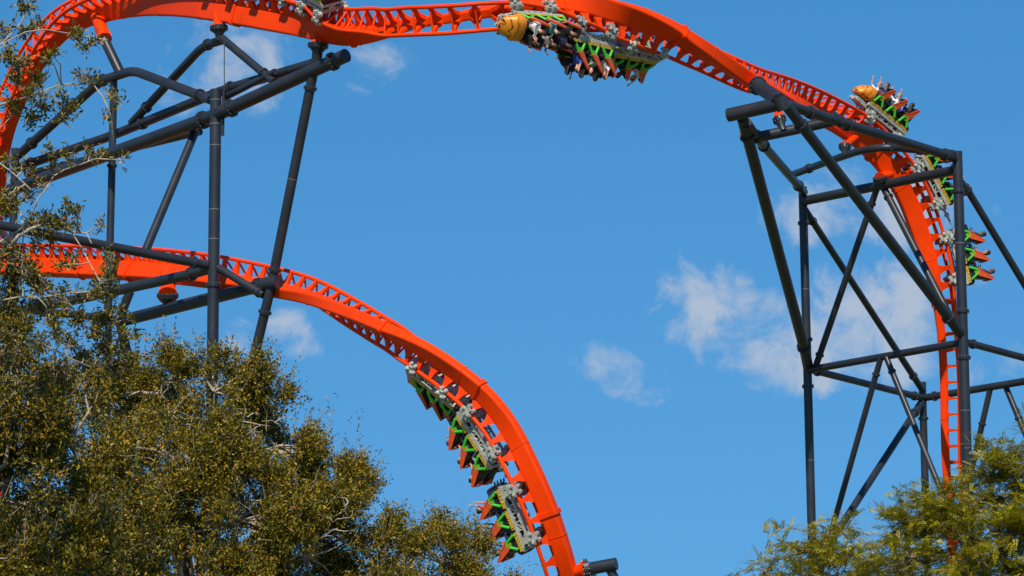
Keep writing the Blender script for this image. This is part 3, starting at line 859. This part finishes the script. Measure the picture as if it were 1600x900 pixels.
t1 = build_train('inverted coaster train hanging under the top of the track, yellow nose leading', TA, TA.near(802, 12) + .1)
t2 = build_train('coaster train with yellow nose climbing outside the track at the right tower', TA, TA.near(1352, 226) - .1, pitch=3.38)
t3 = build_train('coaster train hanging inside the lower curve of the track, nose at its top', TB, TB.near(668, 550) + .55, pitch=3.75)
t4 = build_train('coaster train crossing the upper left track, mostly above the frame', TA, TA.near(512, 50) - 2 * 3.55)
H, A, O = 'hands on the bar', 'arms raised', 'arms stretched out'
fill(t1, 'inverted top train', [(0, 0, 1, 'white', 'grey', 'brown', 'pale', O), (0, 0, 0, 'black', 'navy', 'black', 'tan', A), (0, 1, 1, 'teal', 'navy', 'black', 'pale', O), (0, 2, 1, 'black', 'grey', 'brown', 'tan', H), (0, 2, 0, 'navy', 'black', 'black', 'deep', H),
    (1, 0, 1, 'blue', 'navy', 'black', 'pale', A), (1, 0, 0, 'black', 'black', 'black', 'tan', H), (1, 1, 1, 'teal', 'black', 'brown', 'pale', O), (1, 2, 1, 'white', 'navy', 'brown', 'tan', A), (1, 2, 0, 'navy', 'black', 'black', 'pale', H),
    (2, 0, 1, 'pink', 'black', 'black', 'pale', H), (2, 1, 1, 'black', 'navy', 'black', 'deep', H), (2, 2, 0, 'grey', 'black', 'brown', 'tan', H), (0, 1, 0, 'grey', 'black', 'brown', 'tan', A), (1, 1, 0, 'red', 'navy', 'black', 'pale', A), (2, 2, 1, 'white', 'black', 'brown', 'pale', A), (2, 0, 0, 'black', 'black', 'black', 'tan', H), (2, 1, 0, 'navy', 'grey', 'brown', 'pale', A)])
fill(t2, 'right tower train', [(0, 0, 1, 'navy', 'navy', 'brown', 'tan', H), (0, 0, 0, 'white', 'navy', 'blond', 'pale', A), (0, 1, 1, 'white', 'black', 'blond', 'pale', A), (0, 2, 1, 'black', 'black', 'black', 'deep', H),
    (1, 0, 1, 'black', 'navy', 'brown', 'tan', H), (1, 1, 1, 'navy', 'black', 'blond', 'pale', A), (1, 2, 1, 'grey', 'black', 'brown', 'pale', H), (1, 2, 0, 'pink', 'navy', 'brown', 'pale', A),
    (2, 0, 1, 'black', 'black', 'black', 'deep', H), (2, 1, 1, 'red', 'black', 'black', 'tan', H), (2, 2, 1, 'navy', 'black', 'brown', 'deep', H), (0, 1, 0, 'black', 'navy', 'brown', 'tan', H), (0, 2, 0, 'blue', 'navy', 'black', 'pale', A)])
fill(t3, 'lower curve train', [(0, 0, 1, 'black', 'black', 'black', 'tan', H), (0, 1, 1, 'navy', 'black', 'black', 'deep', H), (0, 2, 1, 'black', 'grey', 'brown', 'tan', H),
    (1, 0, 1, 'blue', 'black', 'brown', 'tan', H), (1, 1, 1, 'grey', 'black', 'brown', 'pale', H), (1, 2, 1, 'navy', 'grey', 'black', 'pale', H), (1, 2, 0, 'black', 'black', 'black', 'tan', H),
    (2, 0, 1, 'red', 'navy', 'black', 'pale', A), (2, 0, 0, 'white', 'navy', 'brown', 'pale', H), (2, 1, 1, 'navy', 'navy', 'black', 'tan', A), (2, 2, 1, 'pink', 'navy', 'black', 'tan', H), (2, 2, 0, 'navy', 'black', 'black', 'pale', A), (1, 0, 0, 'white', 'black', 'brown', 'pale', A), (1, 1, 0, 'black', 'navy', 'black', 'tan', H), (2, 1, 0, 'grey', 'black', 'brown', 'pale', H)])

# ------------------------------------------------------------------ trees
def quads_mesh(name, V, m):
    """V: (n, 4, 3) array of quads -> one mesh"""
    n = len(V)
    me = bpy.data.meshes.new(name)
    me.vertices.add(n * 4); me.vertices.foreach_set('co', V.reshape(-1).astype(np.float32))
    me.loops.add(n * 4); me.loops.foreach_set('vertex_index', np.arange(n * 4, dtype=np.int32))
    me.polygons.add(n); me.polygons.foreach_set('loop_start', np.arange(0, n * 4, 4, dtype=np.int32))
    me.materials.append(m)
    me.update(calc_edges=True)
    return me
def unit(a):
    return a / np.maximum(np.linalg.norm(a, axis=-1, keepdims=True), 1e-9)
def leaves(pos, dirs, length, width, fold=.18):
    n = len(pos)
    d = unit(dirs)
    rnd = unit(rng.normal(size=(n, 3)))
    sd = unit(np.cross(d, rnd))
    nr = np.cross(sd, d)
    L_ = (length * rng.uniform(.65, 1.25, n))[:, None]; W_ = (width * rng.uniform(.75, 1.2, n))[:, None]
    mid = pos + d * L_ * .5 - nr * W_ * fold
    return np.stack([pos, mid + sd * W_ / 2, pos + d * L_ - nr * L_ * .08, mid - sd * W_ / 2], 1)
def oak_twigs(origins, dirs, tl, per, length, width):
    """twigs with alternate leaves; returns leaf quads"""
    n = len(origins)
    t = np.linspace(.12, 1, per)[None, :, None]
    tl_ = (tl * rng.uniform(.5, 1.4, n))[:, None, None]
    bend = rng.normal(size=(n, 1, 3)) * .18
    p = origins[:, None] + (unit(dirs)[:, None] * t + bend * t * t) * tl_
    p = p + rng.normal(size=p.shape) * .012
    ld = unit(dirs)[:, None] * .55 + unit(rng.normal(size=p.shape)) * .9 + np.array([0, 0, .18])
    return leaves(p.reshape(-1, 3), ld.reshape(-1, 3), length, width)
def limb_path(a, b, sag=.12, k=6):
    a, b = Vector(a), Vector(b)
    ln = (b - a).length
    pts = []
    w = Vector(rng.normal(size=3)) * ln * .05
    for i in range(k + 1):
        t = i / k
        p = a.lerp(b, t) + Vector((0, 0, 1)) * (math.sin(t * math.pi) * ln * sag)
        if 0 < i < k: p += Vector(rng.normal(size=3)) * ln * .025 + w * math.sin(t * math.pi)
        pts.append(p)
    return pts

def oak(base, lobes, leafL, leafW, dens, mleaf, label, group, nclump=34, extra=None, tr=.26, shoots=0.75):
    root = empty('oak_tree', base, label, 'tree', group)
    top = max(l[0].z for l in lobes)
    mid = sum((l[0] for l in lobes), Vector()) / len(lobes)
    fork = Vector((base[0] * .8 + mid.x * .2, base[1] * .8 + mid.y * .2, max(1.2, min(l[0].z - l[1] for l in lobes) * .8)))
    mb = MB(); tp = limb_path(Vector(base) + Vector((0, 0, -.1)), fork, 0, 5)
    mb.tube(tp, [tr * (1.5 - .6 * i / 5) for i in range(6)], 12); mb.build('trunk', M['bark'], root)
    Q = []; tw = MB()
    for c, r, fl in lobes:
        mb = MB(); lp = limb_path(fork, c, .08)
        mb.tube(lp, [tr * (.5 - .46 * i / 6) for i in range(7)], 7); mb.build('limb', M['bark'], root)
        nc = int(nclump * (r ** 1.6)) + 8
        ns_ = int(6 * r) + 5                       # bosses of foliage with dark hollows between them
        sd_ = unit(rng.normal(size=(ns_, 3)) * np.array([1, 1, .9]))
        sc_ = np.array(c) + sd_ * (r * rng.uniform(.45, .80, ns_))[:, None] * np.array([1, 1, fl])
        pick = rng.integers(0, ns_, nc)
        dirs = unit(unit(rng.normal(size=(nc, 3))) + sd_[pick] * .7 + np.array([0, 0, .25]))
        cc = sc_[pick] + dirs * (r * .36 * (.45 + .55 * rng.uniform(0, 1, nc) ** .5))[:, None]
        for q in cc[::2]:
            lp = limb_path(c, Vector(q), .05, 4)
            tw.tube(lp, [.030, .024, .018, .012, .006], 4)
        nt_ = int(dens * r * r / nc) + 1
        cr = .20 * r ** .5
        o = np.repeat(cc, nt_, 0) + rng.normal(size=(nc * nt_, 3)) * cr * .52
        od = unit(o - np.array(c)) * .8 + np.array([0, 0, .55]) + rng.normal(size=o.shape) * .55
        Q.append(oak_twigs(o, od, .20, 11, leafL, leafW))
        for q, dq in list(zip(o, unit(od)))[::14]:
            tw.tube([Vector(q), Vector(q + dq * .1), Vector(q + dq * .24)], [.006, .005, .003], 3, 0, False)
        # upright leafy shoots along the outline
        ns = int(shoots * nc)
        so = cc[rng.integers(0, nc, ns)] + rng.normal(size=(ns, 3)) * .08
        sdir = np.array([0, 0, 1.]) + rng.normal(size=(ns, 3)) * .35 + unit(so - np.array(c)) * .4
        Q.append(oak_twigs(so, sdir, .62, 22, leafL * .85, leafW * .85))
        for q, dq in zip(so, unit(sdir)):
            tw.tube([Vector(q), Vector(q + dq * .5)], [.007, .003], 3, 0, False)
    if extra: extra(root, Q, tw)
    V = np.concatenate(Q) - np.array(base)
    setp(put('crown', quads_mesh('crown', V, mleaf), root), kind='stuff')
    setp(tw.build('twigs', M['bark_pale'], root), kind='stuff')
    return root

def lobes_px(lst, Y, fl=.9):
    return [(P(x, y, Y + dy), r, fl) for x, y, dy, r in lst]

NY = 31.0
BRANCHES = [[(-230, 470), (-120, 420), (-40, 405), (3, 396), (18, 383), (28, 370), (46, 358), (70, 350), (88, 351), (112, 363), (135, 364), (143, 380)],
            [(-40, 405), (10, 372), (33, 358), (50, 334), (60, 310), (75, 290), (84, 275), (101, 265), (126, 257), (150, 248), (190, 250)],
            [(-200, 330), (-80, 280), (0, 255), (22, 272), (48, 296)], [(-200, 330), (-110, 180), (-40, 110), (0, 70), (24, 46), (36, 30), (42, 2)], [(0, 70), (40, 50), (70, 46), (105, 52), (150, 60), (168, 62)],
            [(-110, 180), (-20, 170), (30, 155), (70, 141), (96, 132), (145, 131), (160, 150), (172, 176), (178, 226)], [(30, 155), (75, 142), (90, 160), (100, 190), (113, 201)],
            [(-230, 470), (-60, 500), (0, 470), (36, 463), (60, 465), (72, 479), (75, 500), (100, 523), (126, 514)], [(112, 363), (128, 388), (142, 415), (156, 440)], [(-60, 500), (30, 535), (65, 536), (110, 560), (145, 575), (165, 535), (163, 474), (170, 455), (174, 402)], [(60, 465), (110, 458), (150, 455)],
            [(36, 463), (34, 400), (37, 355), (31, 328)], [(-110, 180), (-30, 230), (0, 200), (25, 175)]]
CLUST = [(40, 12, 14), (10, 50, 14), (35, 50, 12), (58, 42, 10), (12, 85, 16), (30, 95, 14), (120, 55, 14), (135, 72, 10), (150, 65, 9), (75, 95, 11), (85, 85, 8), (60, 130, 16), (25, 128, 14), (45, 150, 14), (65, 160, 14), (45, 185, 14), (20, 170, 16), (105, 172, 14), (100, 187, 8), (95, 150, 8), (145, 126, 10), (125, 125, 10), (178, 155, 9), (170, 180, 8), (80, 242, 10), (82, 262, 8), (108, 240, 8), (105, 250, 5), (140, 245, 13), (160, 243, 8), (192, 248, 5), (65, 290, 10), (45, 305, 10), (36, 268, 10), (10, 255, 14), (15, 310, 20), (10, 330, 16), (50, 350, 16), (70, 345, 14), (95, 350, 19), (75, 365, 16), (55, 380, 10), (110, 325, 10), (120, 335, 9), (122, 355, 6), (157, 353, 8), (165, 400, 8), (170, 420, 13), (165, 440, 15), (170, 460, 13), (115, 405, 12), (100, 415, 10), (45, 425, 22), (20, 430, 26), (65, 450, 20), (15, 470, 28), (60, 480, 18), (100, 460, 12), (120, 455, 8), (150, 455, 12), (140, 462, 8), (80, 470, 12), (160, 500, 18), (150, 520, 16), (120, 500, 14), (182, 490, 10), (200, 498, 7), (40, 510, 20), (15, 520, 24), (60, 540, 16), (90, 530, 12), (110, 540, 12), (160, 545, 18), (30, 560, 22), (130, 560, 16), (85, 575, 18), (200, 560, 18), (180, 580, 22), (150, 590, 20), (206, 528, 10), (185, 545, 14), (100, 590, 22), (60, 600, 22), (20, 600, 26), (190, 520, 10), (85, 505, 14), (105, 480, 12), (30, 400, 14), (5, 395, 18), (5, 560, 24), (-30, 60, 26), (-40, 150, 30), (-30, 240, 26), (-40, 330, 30), (-30, 420, 34), (-50, 500, 34), (-90, 90, 30), (-100, 250, 36)]
def near_extra(root, Q, tw):
    scrp = []
    for bi, br in enumerate(BRANCHES):
        wp = [P(x, y, NY + .25 * math.sin(.9 * i + bi)) for i, (x, y) in enumerate(br)]
        n = len(wp)
        r0 = .040 if bi in (0, 2, 7) else .03 if bi in (1, 3, 5, 9) else .018
        mb = MB(); mb.tube(wp, [max(.007, r0 * (1 - .85 * i / (n - 1)) * (.35 if x > -10 and bi != 0 else .8)) for i, (x, y) in enumerate(br)], 7)
        mb.build('limb', M['bark_pale'], root)
        for a, b2 in zip(wp, wp[1:]):
            for i in range(6): scrp.append(a.lerp(b2, i / 6))
    S = np.array(scrp)
    for x, y, r in CLUST:
        c = np.array(P(x, y, NY + rng.uniform(-.35, .35)))
        k = np.argmin(np.linalg.norm((S - c) * np.array([1, .4, 1]), axis=1))
        a = S[k]
        tw.tube(limb_path(a, c, .04, 4), [.010, .008, .007, .005, .004], 4, 0, False)
        rm = r * NY / FPX
        nt_ = max(5, int(r * r * .12))
        o = c + rng.normal(size=(nt_, 3)) * rm * .33
        od = unit(o - a) + rng.normal(size=o.shape) * .8 + np.array([0, 0, .25])
        Q.append(oak_twigs(o, od, .085, 6, .060, .021))
        for q, dq in zip(o, unit(od)):
            tw.tube([Vector(q - dq * .03), Vector(q + dq * .08)], [.004, .002], 3, 0, False)
nb = P(-290, 900, 31.5); nb.z = 0
oak(nb, lobes_px([(20, 660, 5, .85), (-90, 560, 4, .9), (110, 690, 6, .75), (40, 790, 5, 1.0), (-120, 740, 4, 1.1), (140, 850, 6, .85), (60, 940, 4, 1.0), (-130, 930, 3, 1.2), (-250, 400, 1.5, 1.0), (-260, 200, 1, .9), (-320, 620, 1, 1.2)], NY), .062, .024, 1600, M['leaf_near'],
    'nearest oak with thin leafy branches reaching up the left edge', 'oak trees along the bottom left', 30, near_extra, .24)
ob_ = P(300, 900, 49); ob_.z = 0
def bare_twigs(root, Q, tw):
    """sprays of leafless grey twigs standing out of the sunny side of the crown"""
    for x, y, k, ln in ((365, 745, 26, .62), (335, 700, 12, .5), (270, 640, 10, .5), (395, 665, 12, .45), (210, 700, 8, .5), (430, 800, 10, .5), (300, 790, 8, .45), (240, 860, 8, .5), (520, 820, 8, .4)):
        c = P(x, y, 47.6)
        for _ in range(k):
            p = c + Vector(rng.normal(size=3)) * .14
            d = Vector((rng.normal(), rng.normal() * .5 - .35, rng.normal() * .8 + .25)).normalized()
            pts = [p]
            for i in range(5):
                d = (d + Vector(rng.normal(size=3)) * .42).normalized()
                p = p + d * ln / 5
                pts.append(p)
            r = rng.uniform(.006, .013)
            tw.tube(pts, [r * (1 - .15 * i) for i in range(6)], 5)
oak(ob_, lobes_px([(250, 615, 0, .80), (335, 612, -.5, .72), (190, 650, .5, .8), (395, 625, 0, .55), (290, 730, -1, 1.1), (430, 700, 0, .78), (200, 800, -.5, 1.15), (370, 820, -1, 1.3), (490, 760, .5, .72), (535, 765, .6, .50), (555, 840, .3, .72), (480, 870, -.6, 1.1), (300, 930, -1, 1.3), (580, 930, 0, .9), (120, 900, 0, 1.1)], 49), .060, .025, 1900, M['leaf_oak'],
    'large rounded oak in the lower left below the near column', 'oak trees along the bottom left', 36, bare_twigs)
sb = P(700, 960, 56); sb.z = 0
oak(sb, lobes_px([(712, 838, 0, .52), (690, 880, -.3, .62), (742, 885, 0, .40), (640, 890, .3, .55), (780, 925, 0, .32), (710, 945, -.4, .8), (620, 960, 0, .7)], 56), .056, .023, 2000, M['leaf_oak'],
    'small oak top at the bottom centre beside the lowest coaster car', 'oak trees along the bottom left', 40, None, .16, .55)

def feather(base, lobes, label, dens):
    root = empty('feathery_tree', base, label, 'tree', 'feathery trees at the bottom right')
    mid = sum((l[0] for l in lobes), Vector()) / len(lobes)
    top = Vector((mid.x * .5 + base[0] * .5, mid.y, max(l[0].z for l in lobes) - .3))
    mb = MB(); tp = limb_path(Vector(base) + Vector((0, 0, -.1)), top, 0, 7)
    mb.tube(tp, [.22 - .026 * i for i in range(8)], 10); mb.build('trunk', M['bark'], root)
    Q = []; tw = MB()
    for c, r, fl in lobes:
        st = min(tp, key=lambda q: abs(q.z - (c.z - r * .7)))
        mb = MB(); mb.tube(limb_path(st, c, .05), [.040 - .005 * i for i in range(7)], 6); mb.build('limb', M['bark'], root)
        nc = int(26 * r ** 1.5) + 8
        d = unit(rng.normal(size=(nc, 3)) * np.array([1, 1, .75]))
        cc = np.array(c) + d * (r * (.3 + .75 * rng.uniform(0, 1, nc) ** .5))[:, None]
        nf = int(dens * r * r / nc) + 1
        for q, dq in zip(cc, d):
            out = unit(dq * np.array([1, 1, .35]) + rng.normal(size=3) * .35)
            tw.tube(limb_path(c, Vector(q), .05, 4), [.022, .018, .013, .009, .005], 4)
            # a flat spray: fronds to both sides of a twig
            tt = rng.uniform(-.1, 1, nf)
            o = q + out * (tt * .42)[:, None] + rng.normal(size=(nf, 3)) * np.array([.11, .11, .035])
            up = unit(np.array([0, 0, 1.]) + rng.normal(size=(nf, 3)) * .38)
            fd = unit(out + rng.normal(size=(nf, 3)) * .75 * np.array([1, 1, .45]) + np.array([0, 0, .08]))
            sd = unit(np.cross(fd, up)); up = np.cross(sd, fd)
            k = 8
            t = np.linspace(.05, 1, k)
            fl_ = rng.uniform(.14, .27, nf)
            p = o[:, None] + fd[:, None] * (t[None] * fl_[:, None])[..., None] - up[:, None] * (.05 * t ** 2)[None, :, None]
            for s in (-1, 1):
                ld = fd[:, None] * .55 + s * sd[:, None] + rng.normal(size=p.shape) * .16
                ln = .070 * (1 - .55 * t)[None, :, None] * np.ones((nf, 1, 1))
                ldn = unit(ld); W_ = np.cross(ldn, up[:, None]) * .011
                b0 = p; tip = p + ldn * ln; md = p + ldn * ln * .5
                Q.append(np.stack([b0, md + W_, tip, md - W_], 2).reshape(-1, 4, 3))
            for a, b2, f in list(zip(o, fd, fl_))[::6]:
                tw.tube([Vector(a), Vector(a + b2 * f)], [.004, .002], 3, 0, False)
    V = np.concatenate(Q) - np.array(base)
    setp(put('crown', quads_mesh('crown', V, M['leaf_feather']), root), kind='stuff')
    setp(tw.build('twigs', M['bark'], root), kind='stuff')
fb = P(1285, 960, 60); fb.z = 0
feather(fb, lobes_px([(1292, 838, 0, .40), (1250, 865, .3, .42), (1335, 868, -.2, .48), (1195, 893, .2, .26), (1285, 905, -.4, .62), (1380, 900, 0, .45), (1230, 930, 0, .5), (1330, 960, 0, .7)], 60), 'low yellow green feathery tree in front of the tall left tower column', 2000)
fb = P(1560, 964, 57); fb.z = 0
feather(fb, lobes_px([(1455, 814, 0, .62), (1530, 785, -.2, .62), (1590, 745, .2, .62), (1412, 819, .3, .34), (1480, 782, .4, .30), (1560, 732, .2, .34), (1425, 874, -.3, .62), (1520, 864, -.6, .9), (1600, 834, -.4, .95), (1640, 720, .2, .6), (1680, 804, 0, 1.0), (1480, 944, -.3, .9), (1620, 944, 0, 1.1)], 57), 'tall yellow green feathery tree filling the bottom right corner', 1900)
